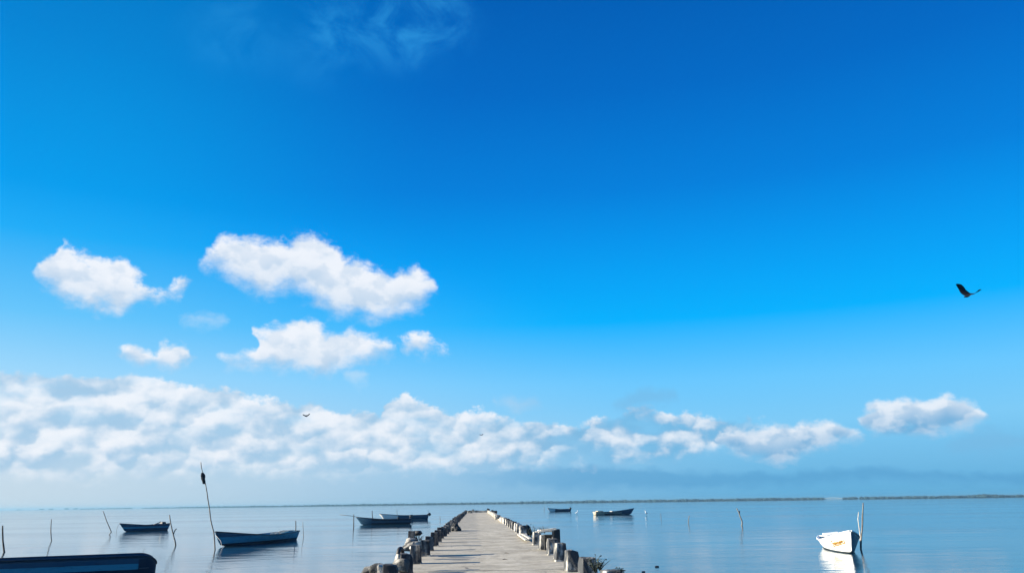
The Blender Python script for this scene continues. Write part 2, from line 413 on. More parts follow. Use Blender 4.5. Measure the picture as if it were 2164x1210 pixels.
def hull_paint(name, bands, wear=0.25, bow=None, stern=None, shade_side=None):
    """bands: [(z upper limit, colour)] in metres above the water; bow = (x from, colour)."""
    def f(n, b):
        c = n.n('ShaderNodeTexCoord').outputs['Object']
        s = n.n('ShaderNodeSeparateXYZ'); n.put(s.inputs[0], c)
        cc = coords(n)
        wob = n.mul(n.sub(n.noise(cc, 2.2, 4, 0.6), 0.5), 0.03)
        z = n.add(s.outputs[2], wob)
        col = bands[0][1]
        for (z0, _), (_, c1) in zip(bands, bands[1:]):
            col = n.mix(n.step(z, z0 - 0.008, z0 + 0.008), col, c1)
        if bow: col = n.mix(n.step(n.add(s.outputs[0], wob), bow[0] - 0.03, bow[0] + 0.03), col, bow[1])
        if shade_side: col = n.mix(n.step(n.add(s.outputs[1], n.mul(wob, 0.3)), 0.012, 0.03), col, shade_side)  # one side of the hull darker: shade painted into the colour
        if stern: col = n.mix(n.step(n.add(s.outputs[0], wob), stern[0] + 0.03, stern[0] - 0.03), col, stern[1])
        scuff = n.noise(n.xyz(n.mul(s.outputs[0], 0.8), s.outputs[1], n.mul(s.outputs[2], 3.0)), 3.5, 7, 0.68)
        grime = tuple(0.45 * x + 0.01 for x in bands[-1][1])
        col = n.mix(n.mul(n.step(scuff, 0.52, 0.68), wear), col, grime)
        foul = n.step(n.add(s.outputs[2], n.mul(n.noise(cc, 5, 3, 0.6), 0.10)), 0.14, 0.03)
        col = n.mix(n.mul(foul, 0.85), col, (0.012, 0.018, 0.020))               # weed at the waterline
        n.put(b.inputs['Base Color'], col)
        n.put(b.inputs['Roughness'], n.lin(scuff, 0.3, 0.7, 0.35, 0.65))
    return mat(name, f, 0.45)
BLUE, NAVY, DKB = (0.035, 0.135, 0.24), (0.018, 0.075, 0.135), (0.007, 0.020, 0.045)
TEAL = (0.050, 0.28, 0.38)

# ------------------------------------------------------------------ water
def water_f(n, b):
    pos = n.n('ShaderNodeNewGeometry').outputs['Position']
    s = n.n('ShaderNodeSeparateXYZ'); n.put(s.inputs[0], pos)
    flat = n.xyz(n.mul(s.outputs[0], 0.55), s.outputs[1], 0.0)
    w1 = n.noise(flat, 0.75, 3, 0.5, dist=0.4)
    w2 = n.noise(flat, 3.2, 4, 0.55, dist=0.3)
    w0 = n.noise(n.xyz(n.mul(s.outputs[0], 0.35), s.outputs[1], 0.0), 0.24, 3, 0.5, dist=0.6)
    calm = n.noise(n.xyz(n.mul(s.outputs[0], 0.012), n.mul(s.outputs[1], 0.045), 0.0), 1.0, 4, 0.55)
    amp = n.step(calm, 0.38, 0.64, 0.35, 1.0)
    o = n.n('ShaderNodeBump'); o.inputs['Distance'].default_value = 1.0; o.inputs['Strength'].default_value = 1.0
    n.put(o.inputs['Height'], n.mul(n.add(n.mul(w0, 0.055), n.add(n.mul(w1, 0.027), n.mul(w2, 0.0085))), amp))
    n.put(b.inputs['Normal'], o.outputs[0])
    b.inputs['Base Color'].default_value = (0.012, 0.050, 0.085, 1)
    b.inputs['IOR'].default_value = 1.333
    n.put(b.inputs['Roughness'], n.step(calm, 0.35, 0.65, 0.03, 0.09))
M_WATER = mat('lagoon_water', water_f, 0.05)
bm = bmesh.new()
ys = [-150, 0, 40, 90, 180, 400, 900, 2000, 4500, 8500]
xs = [-7000, -2500, -800, -250, -80, 0, 80, 250, 800, 2500, 7000]
g = [[bm.verts.new((x, y, 0)) for x in xs] for y in ys]
for i in range(len(ys) - 1):
    for j in range(len(xs) - 1):
        bm.faces.new((g[i][j], g[i][j + 1], g[i + 1][j + 1], g[i + 1][j]))
tag(obj('water', bm, M_WATER), kind='structure')

# ------------------------------------------------------------------ far shore, its wood and the bridge
M_LAND = plain('far_land', (0.014, 0.036, 0.042), 0.95, 0.3, 0.02)
M_WOOD = plain('far_trees', (0.010, 0.034, 0.040), 0.95, 0.5, 0.05)
def shore_dist(px): # metres to the far bank as the view swings from left to right
    pts = [(-600, 8200), (0, 7600), (180, 7000), (320, 5600), (520, 4300), (800, 3400), (1100, 3000), (1700, 2800), (2164, 2400), (2800, 2100)]
    for (a, p), (b, q) in zip(pts, pts[1:]):
        if px <= b: return p + (q - p) * max(0, (px - a)) / (b - a)
    return 2100
def shore_pt(px, extra=0.0):
    d = ray(px, 1077 - 29 * px / 2164); k = (shore_dist(px) + extra) / d.y
    return Vector((d.x * k, d.y * k, 0))
GAP = (1742, 1779)
rnd = random.Random(5)
def land_piece(p0, p1):
    bm = bmesh.new(); row = []
    n = int((p1 - p0) / 6)
    for i in range(n + 1):
        px = p0 + (p1 - p0) * i / n
        a, c = shore_pt(px), shore_pt(px, 260)
        e = 0.0 if i in (0, n) else 1.0
        row.append((bm.verts.new((a.x, a.y, -0.4)), bm.verts.new((a.x, a.y + 12, 0.3 * e + 0.1)), bm.verts.new((c.x, c.y, 0.8 * e + 0.1)), bm.verts.new((c.x, c.y + 8, -0.4))))
    for p, q in zip(row, row[1:]):
        for k in range(3): bm.faces.new((p[k], q[k], q[k + 1], p[k + 1]))
    return bm
tag(obj('far_shore', land_piece(-300, GAP[0]), M_LAND), kind='structure')
tag(obj('far_shore', land_piece(GAP[1], 2700), M_LAND), kind='structure')
bm = bmesh.new()                                 # the wood along the far bank: many crowns, uneven heights
px = 170.0
while px < 2450:
    if GAP[0] - 3 < px < GAP[1] + 3: px += 2; continue
    thin = px < 300
    clump = mnoise.noise(Vector((px * 0.018, 3.1, 0)))
    if thin and clump < -0.05: px += 3; continue
    hgt = (7.4 + 2.6 * clump + rnd.uniform(-1.2, 1.4)) * (1.1 if px > 1100 else 0.95)
    if 1810 < px < 1818: px += 4; continue
    for _ in range(2):
        p = shore_pt(px + rnd.uniform(-1, 1), rnd.uniform(30, 220)); r = hgt * rnd.uniform(0.55, 0.95)
        res = bmesh.ops.create_icosphere(bm, subdivisions=1, radius=1.0)
        sd = rnd.uniform(0, 90)
        for v in res['verts']:
            k = 1 + 0.4 * mnoise.noise(v.co * 1.7 + Vector((sd, 0, 0)))
            v.co = Vector((p.x + v.co.x * r * 1.25 * k, p.y + v.co.y * r * k, 0.5 + max(0.0, hgt * 0.48 + v.co.z * hgt * 0.52 * k)))
    px += 1.5 + (px < 420) * 1.5
tag(obj('woodland', bm, M_WOOD), kind='stuff')
for px, hh in ((88, 11), (108, 13), (141, 14), (161, 13), (40, 9)):    # lone clumps far off on the left
    p = shore_pt(px, 40); bm = bmesh.new()
    for k in range(9):
        res = bmesh.ops.create_icosphere(bm, subdivisions=1, radius=1.0); ox, oy = rnd.uniform(-16, 16), rnd.uniform(-6, 6); r = rnd.uniform(4, 7)
        for v in res['verts']: v.co = Vector((ox + v.co.x * r * 1.3, oy + v.co.y * r, hh * 0.55 + rnd.uniform(-1, 1) + v.co.z * hh * 0.42))
    t = thing('tree_clump', 'hazy tree clump on the far left shore', 'trees', p, 0, 'tree clumps on the far left shore')
    obj('crown', bm, M_WOOD, t)
    bm = bmesh.new()
    tube(bm, [(0, 0, 0), (0.3, 0, hh * 0.5)], 0.7, 6)
    obj('trunk', bm, M_POLE, t)
# bridge: a hump-backed road bridge on piers across the gap
a, b = shore_pt(GAP[0] - 2, 60), shore_pt(GAP[1] + 2, 60); span = (b - a).length
br = thing('bridge', 'pale humped road bridge across the gap in the far shore', 'bridge', (a + b) / 2, math.atan2(b.y - a.y, b.x - a.x))
bm = bmesh.new(); K = 24; prev = None
for i in range(K + 1):
    u = i / K * 2 - 1; x = u * span / 2; z = 2.2 + 4.6 * (1 - u * u)
    q = [bm.verts.new((x, y, z + dz)) for y, dz in ((-5, 0), (5, 0), (5, 1.5), (-5, 1.5))]
    if prev:
        for k in range(4): bm.faces.new((prev[k], prev[(k + 1) % 4], q[(k + 1) % 4], q[k]))
    else: bm.faces.new(q)
    prev = q
bm.faces.new(prev[::-1]); obj('deck', bm, M_BRIDGE, br)
for i in range(1, 8):
    u = i / 4 - 1; z = 2.2 + 4.6 * (1 - u * u); bm = bmesh.new()
    box(bm, (u * span / 2, 0, z / 2 - 0.3), (1.6, 6, z + 0.5)); obj('pier', bm, M_BRIDGE, br)

# ------------------------------------------------------------------ the pier
XL, XR = -1.47, 2.30                            # inner faces of the two rows of bollards
END = 157.0
pier = thing('pier', 'long sandy concrete pier running straight out over the calm water', 'pier', (0, 0, DECK))
def slab_bm(x0, x1, y0, y1, z0, z1, seed):
    bm = bmesh.new(); nx, ny = 12, 18; rows = []
    for j in range(ny + 1):
        row = []
        for i in range(nx + 1):
            x = x0 + (x1 - x0) * i / nx; y = y0 + (y1 - y0) * j / ny
            if i in (0, nx): x += 0.05 * mnoise.noise(Vector((seed, y * 1.3, x)))
            if j in (0, ny): y += 0.02 * mnoise.noise(Vector((x * 2.2, seed, y)))
            row.append(bm.verts.new((x, y, z1 + 0.005 * mnoise.noise(Vector((x * 0.8, y * 0.5, seed))))))
        rows.append(row)
    for j in range(ny):
        for i in range(nx): bm.faces.new((rows[j][i], rows[j][i + 1], rows[j + 1][i + 1], rows[j + 1][i]))
    rim = rows[0] + [r[-1] for r in rows[1:]] + rows[-1][-2::-1] + [r[0] for r in rows[-2:0:-1]]
    low = [bm.verts.new((v.co.x, v.co.y, z0)) for v in rim]
    for k in range(len(rim)):
        bm.faces.new((rim[k], rim[(k + 1) % len(rim)], low[(k + 1) % len(rim)], low[k]))
    bm.faces.new(low)
    return bm
y = 20.8 - 9 * 3; k = 0
while y < END - 0.5:
    y1 = min(y + 9.0, END)
    obj('deck_slab', slab_bm(XL - 0.46, XR + 0.46, y + 0.045, y1 - 0.045, -0.28, 0.010 * mnoise.noise(Vector((k * 3.3, 0, 0))) - 0.004, k * 7.1), M_DECK, pier)
    bm = bmesh.new(); box(bm, ((XL + XR) / 2, y, -0.43), (XR - XL + 0.5, 0.42, 0.29)); obj('cross_beam', bm, M_EDGE, pier)
    for x in (XL - 0.05, XR + 0.05):
        bm = bmesh.new(); tube(bm, [(x, y, -1.6), (x, y, -0.5)], 0.19, 12); obj('pile', bm, M_EDGE, pier, True)
    y = y1; k += 1
bm = bmesh.new()                                 # low wall across the far end
for i in range(12):
    w = (XR - XL + 0.7) / 12; box(bm, (XL - 0.35 + w * (i + 0.5), END - 0.3, 0.19 + 0.02 * rnd.uniform(-1, 1)), (w - 0.004, 0.32, 0.40 + 0.05 * rnd.uniform(-1, 1)))
obj('end_wall', bm, M_EDGE, pier)
bm = bmesh.new(); y = 69.3                       # low wall along the right edge beyond the bollards
while y < END - 3:
    l = rnd.uniform(2.2, 4.0); hh = 0.40 + rnd.uniform(-0.05, 0.07)
    vs = box(bm, (XR + 0.17 + rnd.uniform(-0.03, 0.03), y + l / 2, hh / 2 - 0.02), (0.30, l - 0.05, hh), None, 0.92)
    y += l
obj('side_block', bm, M_EDGE, pier)

# bollards
def bollard_bm(seed, chip):
    bm = bmesh.new()
    box(bm, (0, 0, 0.23), (0.35, 0.46, 0.52), None, 0.80, 0.022)
    bmesh.ops.subdivide_edges(bm, edges=[e for e in bm.edges if e.calc_length() > 0.15], cuts=3, use_grid_fill=True)
    roughen(bm, 0.017, 5.0, seed); roughen(bm, 0.007, 19.0, seed)
    if chip:
        for v in bm.verts:
            if v.co.z > 0.40 and v.co.x * chip > 0.04: v.co.z -= 0.30 * (abs(v.co.x) - 0.04) + 0.01; v.co.x *= 0.93
    return bm
def bollard_proto(seed, chip, m):
    t = thing('bollard', 'concrete bollard', 'bollard', (0, 0, DECK))
    obj('post', bollard_bm(seed, chip), m, t)
    bm = bmesh.new(); box(bm, (0, 0, 0.012), (0.375, 0.49, 0.06), None, 0.93, 0.012); roughen(bm, 0.012, 7, seed)
    obj('footing', bm, M_ROCK, t)
    return t
RIGHT = [13.85, 17.0, 19.95, 23.5, 26.3, 29.4, 32.7, 42.7, 46.0, 48.5, 51.9, 55.0, 58.3, 62.4, 67.3]
LEFT = [16.4, 19.8, 23.4, 26.7, 30.0, 33.0, 36.2, 39.5, 42.7, 45.9] + [49.2 + 3.2 * i for i in range(33)]
GR, GL = 'concrete bollards along the right pier edge', 'concrete bollards along the left pier edge'
RLAB = ['white-sided bollard nearest the camera on the right edge, cut by the frame bottom',
        'pale stained bollard on the right edge beside the dark weeds',
        'third right-hand bollard, with a white blotch and a white foot on its grey face',
        'plain grey bollard on the right edge, fourth from the bottom of the picture',
        'right-edge bollard with a white lower half, just in front of the dark pillar',
        'right-edge bollard with a pale vertical streak, in front of the planked landing',
        'last right-hand bollard before the broken gap, beside the leaning pale boards',
        'right-edge bollard just beyond the dark net heap at the gap']
LLAB = ['dark stained bollard nearest the camera on the left edge, cut by the frame bottom',
        'nearly black bollard with a rounded top corner, second from the bottom on the left',
        'dark left-edge bollard with a flat pale cap, beside the white float',
        'fourth left-hand bollard, dark, just behind the pale-capped one',
        'grey left-edge bollard with a chipped top, fifth from the bottom of the picture',
        'mottled left-edge bollard, sixth from the bottom of the picture',
        'very dark bollard on the left edge, seventh from the bottom of the picture',
        'grey left-edge bollard, eighth from the bottom, just before the small net heap']
protR = [bollard_proto(s, c, M_POST) for s, c in ((1.2, 0), (5.5, 0), (9.1, 1))]
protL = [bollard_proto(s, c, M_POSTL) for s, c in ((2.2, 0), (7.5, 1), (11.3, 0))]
used = set()
def place(protos, i, loc, rz, label, group, scale):
    o = protos[i % len(protos)]
    if o.name not in used:
        used.add(o.name); o.location = loc; o.rotation_euler = (0, 0, rz); o.scale = scale; o['label'] = label; o['group'] = group
    else: o = dup(o, loc, rz, label, group, scale)
    return o
for i, y in enumerate(RIGHT):
    lab = RLAB[i] if i < len(RLAB) else 'small bollard in the right-hand row between the net heap and the low side wall'
    place(protR, i, (([2.12, 2.15, 2.18, 2.26] + [XR] * 20)[i] + 0.175 + rnd.uniform(-0.01, 0.01), y + 0.23, DECK), 0.10 + rnd.uniform(-0.03, 0.03), lab, GR, (1, 1, 1 + rnd.uniform(-0.03, 0.03)))
for i, y in enumerate(LEFT):
    if y > END - 2: break
    lab = LLAB[i] if i < len(LLAB) else 'small grey bollard in the far left-hand row beyond the net heap'
    k = rnd.uniform(-0.10, 0.12) if i > 3 else rnd.uniform(-0.03, 0.03)
    place(protL, i + (1 if i == 0 else 0), (XL - (0.06 if i == 0 else 0.025 if i < 3 else 0) - 0.175 + rnd.uniform(-0.03, 0.03), y + 0.23, DECK), 0.08 + rnd.uniform(-0.05, 0.05) if i < 12 else rnd.uniform(-0.3, 0.3), lab, GL, (1 + k * 0.5, 1, 1 + k))
for o in protR + protL:
    if o.name not in used: raise SystemExit('unused bollard prototype')

# ------------------------------------------------------------------ rubble, weeds and wreckage along the edges
def rock_bm(r, seed, flat=0.7):
    q = random.Random(seed); bm = bmesh.new()
    for i in range(22):
        v = Vector((q.uniform(-1, 1), q.uniform(-1, 1), q.uniform(-1, 1))); m = max(abs(v.x), abs(v.y), abs(v.z))
        v = v / m * q.uniform(0.80, 1.0)
        bm.verts.new((v.x * r, v.y * r * 0.85, v.z * r * flat))
    h = bmesh.ops.convex_hull(bm, input=bm.verts[:])
    bmesh.ops.delete(bm, geom=[e for e in h['geom_interior'] if isinstance(e, bmesh.types.BMVert)], context='VERTS')
    bmesh.ops.bevel(bm, geom=bm.edges[:], offset=r * 0.05, segments=1, affect='EDGES')
    bmesh.ops.triangulate(bm, faces=bm.faces[:]); bmesh.ops.subdivide_edges(bm, edges=bm.edges[:], cuts=1)
    roughen(bm, r * 0.05, 2.2 / r, seed)
    return bm

def rock(p, r, seed, label, group='broken concrete along the pier edges', m=None, flat=0.7, rz=0.0):
    o = obj('rubble_block', rock_bm(r, seed, flat), m or M_ROCK, None, False, p, (rnd.uniform(-0.2, 0.2), rnd.uniform(-0.2, 0.2), rz))
    return tag(o, label, 'rubble', group)
def near(px, py, y): return at_y(px, py, y)
for px, py, yy, r, lab in (
    (782, 1209, 18.6, 0.22, 'low pale rubble block at the bottom left of the pier, half out of frame'),
    (800, 1202, 18.2, 0.20, 'dark topped rubble block left of the nearest left bollard'),
    (814, 1203, 17.8, 0.17, 'pale rubble block leaning against the nearest left bollard'),
    (845, 1192, 19.4, 0.22, 'sunlit rubble block wedged between the two nearest left bollards'),
    (848, 1180, 20.4, 0.18, 'rubble block lying under the black tyre on the left edge'),
    (862, 1153, 25.2, 0.20, 'grey rubble block on the left edge beside the white float'),
    (870, 1146, 26.6, 0.24, 'rubble block at the foot of the square left pillar'),
    (882, 1150, 26.0, 0.16, 'small rubble block behind the pale-capped left bollard')):
    rock(near(px, py, yy), r, px * 0.37, lab)
for px, py, yy, r, lab in (
    (787, 1199, 17.4, 0.07, 'small dark stone awash left of the pier'),
    (1388, 1197, 24.0, 0.07, 'small dark float drifting right of the pier')):
    pass
def stone(px, py, r, lab):
    p = at_z(px, py, 0.0); o = obj('stone', rock_bm(r, px, 0.6), M_DARK, None, True, p); tag(o, lab, 'stone')
stone(787, 1199, 0.10, 'small dark stone awash left of the pier')
stone(1388, 1197, 0.085, 'small dark stone awash alone right of the pier')
stone(1360, 1208, 0.07, 'small dark stone awash at the bottom edge right of the pier')

# black tyre lodged on the left rubble
p = near(846, 1169, 21.0)
t = thing('tyre', 'black tyre lodged upright on the rubble between the nearest left bollards', 'tyre', p, R(70))
bm = bmesh.new(); rings = []
for i in range(24):
    a = 2 * math.pi * i / 24
    rings.append([bm.verts.new(Vector(((0.125 + 0.05 * math.cos(b)) * math.cos(a), 0.055 * math.sin(b), (0.125 + 0.05 * math.cos(b)) * math.sin(a)))) for b in [2 * math.pi * j / 10 for j in range(10)]])
for i in range(24):
    for j in range(10):
        bm.faces.new((rings[i][j], rings[(i + 1) % 24][j], rings[(i + 1) % 24][(j + 1) % 10], rings[i][(j + 1) % 10]))
obj('tread', bm, M_DARK, t, True)

# square pillar on the left with a dark drum lying on it
PLY = 27.2
pb_, pt_ = near(869.5, 1148, PLY), near(869.5, 1121, PLY)
t = thing('pillar', 'square grey concrete pillar outside the left bollard row', 'pillar', (pb_.x, PLY, pb_.z))
bm = bmesh.new(); hh = pt_.z - pb_.z
box(bm, (0, 0, hh / 2 - 0.1), (0.22, 0.24, hh + 0.2), None, 0.96, 0.015); roughen(bm, 0.006, 8, 3); obj('post', bm, M_POSTL, t)
pc = near(884, 1125.5, PLY + 0.3)
t = thing('drum', 'dark rounded drum caught against the square left pillar', 'drum', pc, R(15))
bm = bmesh.new(); tube(bm, [(-0.12, 0, 0.005), (-0.115, 0, 0), (0.04, 0, 0), (0.09, 0, -0.004), (0.115, 0, -0.01)], [0.055, 0.082, 0.082, 0.07, 0.03], 16)
obj('barrel', bm, M_DARK, t, True)
bm = bmesh.new(); tube(bm, [(0.11, 0, -0.01), (0.135, 0, -0.012)], 0.02, 10); obj('cap', bm, M_MOTOR, t, True)
bm = bmesh.new()
for i in range(14):
    a, l = rnd.uniform(-0.9, 0.9), rnd.uniform(0.10, 0.24); x0 = rnd.uniform(-0.09, 0.10)
    tube(bm, [(x0, 0, 0), (x0 + 0.4 * l * math.sin(a), rnd.uniform(-.03, .03), 0.6 * l), (x0 + l * math.sin(a), 0, l * math.cos(a) * 0.9)], [0.012, 0.009, 0.004], 5)
tag(obj('dry_weed', bm, M_WEED, None, False, near(884, 1141, PLY + 0.1)), 'tangle of dark stems under the drum by the left pillar', 'weeds', 'dark weeds on the pier edges')
p = near(870.5, 1155.5, 24.6)
bm = bmesh.new(); bmesh.ops.create_uvsphere(bm, u_segments=16, v_segments=10, radius=0.06)
for v in bm.verts: v.co.z *= 1.35
t = thing('float', 'white fishing float lying beside the pale-capped left bollard', 'float', p, 0)
t.rotation_euler = (0.3, 0.7, 0)
obj('body', bm, M_FLOAT, t, True)
bm = bmesh.new(); tube(bm, [(0, 0, 0.075), (0, 0, 0.10)], 0.014, 8); obj('stopper', bm, M_DARK, t, True)

# leafy dark weeds
def weed(px, py, yy, n, hgt, lab, spread=0.22):
    bm = bmesh.new(); lf = bmesh.new()
    for i in range(n):
        a, l = rnd.uniform(0, 6.28), hgt * rnd.uniform(0.5, 1.0); s = spread * rnd.uniform(0.2, 1)
        pts = [Vector((0, 0, 0)), Vector((s * 0.4 * math.cos(a), s * 0.4 * math.sin(a), l * 0.5)), Vector((s * math.cos(a), s * math.sin(a), l))]
        tube(bm, pts, [0.011, 0.008, 0.004], 5)
        for k in range(7):
            u = rnd.uniform(0.25, 1); c = pts[0].lerp(pts[2], u) + Vector((rnd.uniform(-1, 1), rnd.uniform(-1, 1), rnd.uniform(-1, 1))) * 0.03
            d = Vector((rnd.uniform(-1, 1), rnd.uniform(-1, 1), rnd.uniform(-0.4, 0.8))).normalized() * rnd.uniform(0.035, 0.075)
            w = d.cross(Vector((rnd.uniform(-1, 1), 0.3, 1))).normalized() * 0.018
            lf.faces.new([lf.verts.new(c), lf.verts.new(c + d * 0.5 + w), lf.verts.new(c + d), lf.verts.new(c + d * 0.5 - w)])
    t = thing('weed', lab, 'weeds', near(px, py, yy), 0, 'dark weeds on the pier edges')
    obj('stem', bm, M_WEED, t); obj('leaf', lf, M_WEED, t)
weed(1258, 1209, 16.6, 12, 0.34, 'leafy dark weed beside the pale stained right bollard')
weed(1268, 1205, 17.2, 9, 0.30, 'thin dark weed between the two nearest right bollards')
weed(1312, 1216, 15.4, 10, 0.16, 'round dark weed clump right of the nearest right bollard', 0.10)
weed(1122, 1136, 36.8, 9, 0.62, 'tall ragged dark weed in the broken gap on the right')
weed(1133, 1136, 36.0, 9, 0.50, 'short dark weed behind the last right bollard before the gap')
weed(1150, 1126, 33.0, 8, 0.26, 'dark weed sprouting behind the planked landing')
weed(1145, 1126, 34.0, 8, 0.24, 'low dark weed at the left end of the planked landing')

# broken landing on the right: a dark pillar, pale planks and a near-black box as the shade of the hollow below
LY = 29.0
q0, q1 = near(1177, 1146, LY), near(1177, 1117, LY)
t = thing('landing_stage', 'broken landing with a dark square pillar and bleached planks on the right', 'landing stage', (q0.x, LY, DECK))
hh = q1.z - DECK
bm = bmesh.new(); box(bm, (0, 0, hh / 2 - 0.25), (0.235, 0.30, hh + 0.5), None, 0.90, 0.012); roughen(bm, 0.006, 8, 5); obj('pillar', bm, M_DARK, t)
bm = bmesh.new(); box(bm, (-0.27, 0.42, hh * 0.22), (0.32, 0.5, hh * 1.0), None, 0.98, 0.01); obj('side_block', bm, M_NET, t)  # near-black box filling the void under the planks, stands in for its shade
for x0, x1, yy, z0, z1, th in ((-0.66, -0.02, -0.12, -0.075, 0.015, 0.035), (-0.60, -0.06, 0.06, -0.06, -0.055, 0.03), (-0.72, -0.10, 0.30, -0.07, 0.02, 0.03), (-0.55, 0.02, 0.45, -0.02, 0.03, 0.03)):
    bm = bmesh.new(); l = math.hypot(x1 - x0, z1 - z0)
    box(bm, ((x0 + x1) / 2, yy, hh + (z0 + z1) / 2 - 0.02), (l, 0.13, th), (0, -math.atan2(z1 - z0, x1 - x0), rnd.uniform(-0.15, 0.15)), 1.0, 0.004)
    obj('plank', bm, M_PLANK, t)
bm = bmesh.new(); tube(bm, [(-0.15, -0.1, -0.6), (-0.15, -0.1, hh - 0.05)], 0.03, 8); obj('post', bm, M_GREYPOLE, t)
rock(near(1141, 1121, 30.5), 0.10, 4.4, 'white rubble lump on top of the landing planks', flat=0.5, m=M_FLOAT)

# boards lying in the gap
for i, (a, b, lab) in enumerate((((1096, 1129.5), (1113, 1141.5), 'long pale board lying at the front of the right-hand gap'),
                                 ((1103, 1127.5), (1121, 1138.5), 'pale board lying behind the longest one in the gap'),
                                 ((1111, 1128), (1110.5, 1132), 'short pale board end standing up by the net heap'))):
    A, B = at_z(*a, DECK + 0.05), at_z(*b, DECK + 0.10 if i < 2 else DECK + 0.02)
    d = B - A; bm = bmesh.new(); box(bm, (0, 0, 0), (d.length, 0.13, 0.045), None, 1.0, 0.006)
    o = obj('board', bm, M_PLANK, None, False, (A + B) / 2 + Vector((0, 0, 0.02)), d.to_track_quat('X', 'Z').to_euler())
    tag(o, lab, 'board', 'boards in the broken gap')

# heaps of dark net
def net(px, py, w, d, h, seed, lab):
    bm = bmesh.new(); bmesh.ops.create_icosphere(bm, subdivisions=4, radius=1.0)
    for v in bm.verts:
        k = 1 + 0.42 * mnoise.noise(v.co * 1.8 + Vector((seed, 0, 0))) + 0.22 * mnoise.noise(v.co * 5 + Vector((0, seed, 0)))
        v.co = Vector((v.co.x * w * k, v.co.y * d * k, max(-0.05, v.co.z * h * k)))
    t = thing('net_heap', lab, 'fishing net', at_z(px, py, DECK), 0, 'heaps of dark net on the deck edges')
    obj('netting', bm, M_NET, t, True)
    bm = bmesh.new(); pts = []
    for i in range(40):
        a = i * 0.5; k = 0.75 + 0.25 * math.sin(i * 1.7)
        pts.append((w * k * math.cos(a), d * k * math.sin(a), h * (0.75 - 0.35 * k + 0.1 * math.sin(i))))
    tube(bm, pts, 0.022, 6); obj('rope', bm, M_ROPE, t, True)
net(1112, 1128, 0.30, 0.45, 0.42, 3.0, 'dark net heap at the broken gap on the right edge')
net(963, 1121, 0.30, 0.5, 0.44, 8.0, 'dark net heap throwing a long shadow from the left edge')
# twigs on the deck
for (a, b, lab) in (((1066, 1167.5), (1075, 1167.8), 'thin dark stick lying in the middle of the deck'), ((1062, 1181), (1072, 1181), 'second thin dark stick nearer the camera on the deck')):
    A, B = at_z(*a, DECK + 0.012), at_z(*b, DECK + 0.012); bm = bmesh.new()
    tube(bm, [A, A.lerp(B, 0.5) + Vector((0, 0.05, 0.006)), B], [0.007, 0.012, 0.006], 6)
    tag(obj('stick', bm, M_POLE), lab, 'stick')
# scraps on the end of the pier
for px, py, r, m, lab in ((1032, 1076, 0.30, M_NET, 'dark bundle on the right corner of the far end wall'), (1046, 1081.5, 0.34, M_NET, 'dark bundle lying on the right side wall near the far end'),
                          (1041, 1079, 0.26, M_NET, 'smaller dark bundle on the right side wall near the far end'), (1000, 1077, 0.22, M_ROCK, 'grey lump on the far end wall'),
                          (1052, 1091, 0.30, M_EDGE, 'pale block where the right side wall begins'), (993, 1081.5, 0.45, M_ROCK, 'grey rubble heap at the far left corner of the pier')):
    yy = END - 0.4 if px in (1032, 1000) else {1046: 118, 1041: 132, 1052: 68.2, 993: 150}[px]
    p = near(px, py, yy); rock(p, r, px * 0.11, lab, 'scraps on the far pier walls', m)

# ------------------------------------------------------------------ boats
def hull(L, B, zb, zm, zs, draft=0.16, rake=0.5, rexp=1.0, stern_w=0.72, full=0.55, srake=0.08, th=0.045, round_end=0.0):
    """x from stern 0 to bow L; returns outer+inner shell, gunwale rail and the sheer functions."""
    NT_, NS = 40, 9
    def gun(t):
        z = zm + (zs - zm) * max(0, 1 - t / 0.45) ** 1.8 + (zb - zm) * max(0, (t - 0.40) / 0.60) ** 2.0
        return z
    def beam(t):
        if t < 0.45: return B / 2 * (stern_w + (1 - stern_w) * math.sin(math.pi / 2 * t / 0.45))
        u = (t - 0.45) / 0.55
        return B / 2 * max(0.03, (1 - u ** (1.6 + full)) ** 0.75)
    def keel(t): return -draft + max(0, (t - 0.82) / 0.18) ** 2.2 * (draft + zb * 0.10)
    def pt(t, s, off=0.0):
        k, gz = keel(t) + off, gun(t)
        bw = max(0.012, beam(t) - off * 1.2)
        z = k + (gz - k) * s ** 1.12
        yv = bw * (0.10 + 0.90 * s ** 0.50) if s > 0 else 0.0
        flare = max(0.0, z) / max(gz, 0.1)
        x = L * t + rake * max(0, (t - 0.6) / 0.4) ** 2.5 * flare ** rexp - srake * (1 - t) ** 6 * flare
        return x - (off * 1.5 if t > 0.97 else 0) + (off * 1.0 if t < 0.02 else 0), yv, z
    bm = bmesh.new()
    def shell(off, s_min=0.0):
        grid = []
        for i in range(NT_ + 1):
            t = i / NT_; row = []
            for j in range(-NS, NS + 1):
                x, yv, z = pt(t, abs(j) / NS, off)
                row.append(bm.verts.new((x, math.copysign(yv, j) if j else 0.0, max(z, off + 0.03 - draft * 0.6) if off else z)))
            grid.append(row)
        for a, b in zip(grid, grid[1:]):
            for j in range(2 * NS): bm.faces.new((a[j], a[j + 1], b[j + 1], b[j]))
        for e in (grid[0], grid[-1]):
            bm.faces.new(e if e is grid[0] else e[::-1])
        return grid
    o_, i_ = shell(0.0), shell(th)
    for j in (0, 2 * NS):
        for k in range(NT_): bm.faces.new((o_[k][j], o_[k + 1][j], i_[k + 1][j], i_[k][j]))
    rail = bmesh.new()
    for sgn in (-1, 1):
        pts = []
        for i in range(NT_ + 1):
            x, yv, z = pt(i / NT_, 1.0); pts.append((x, sgn * (yv + 0.005), z))
        tube(rail, pts, 0.036, 8)
    x, yv, z = pt(0, 1.0); tube(rail, [(x, -yv, z), (x, yv, z)], 0.036, 8)
    return bm, rail, pt, gun, beam
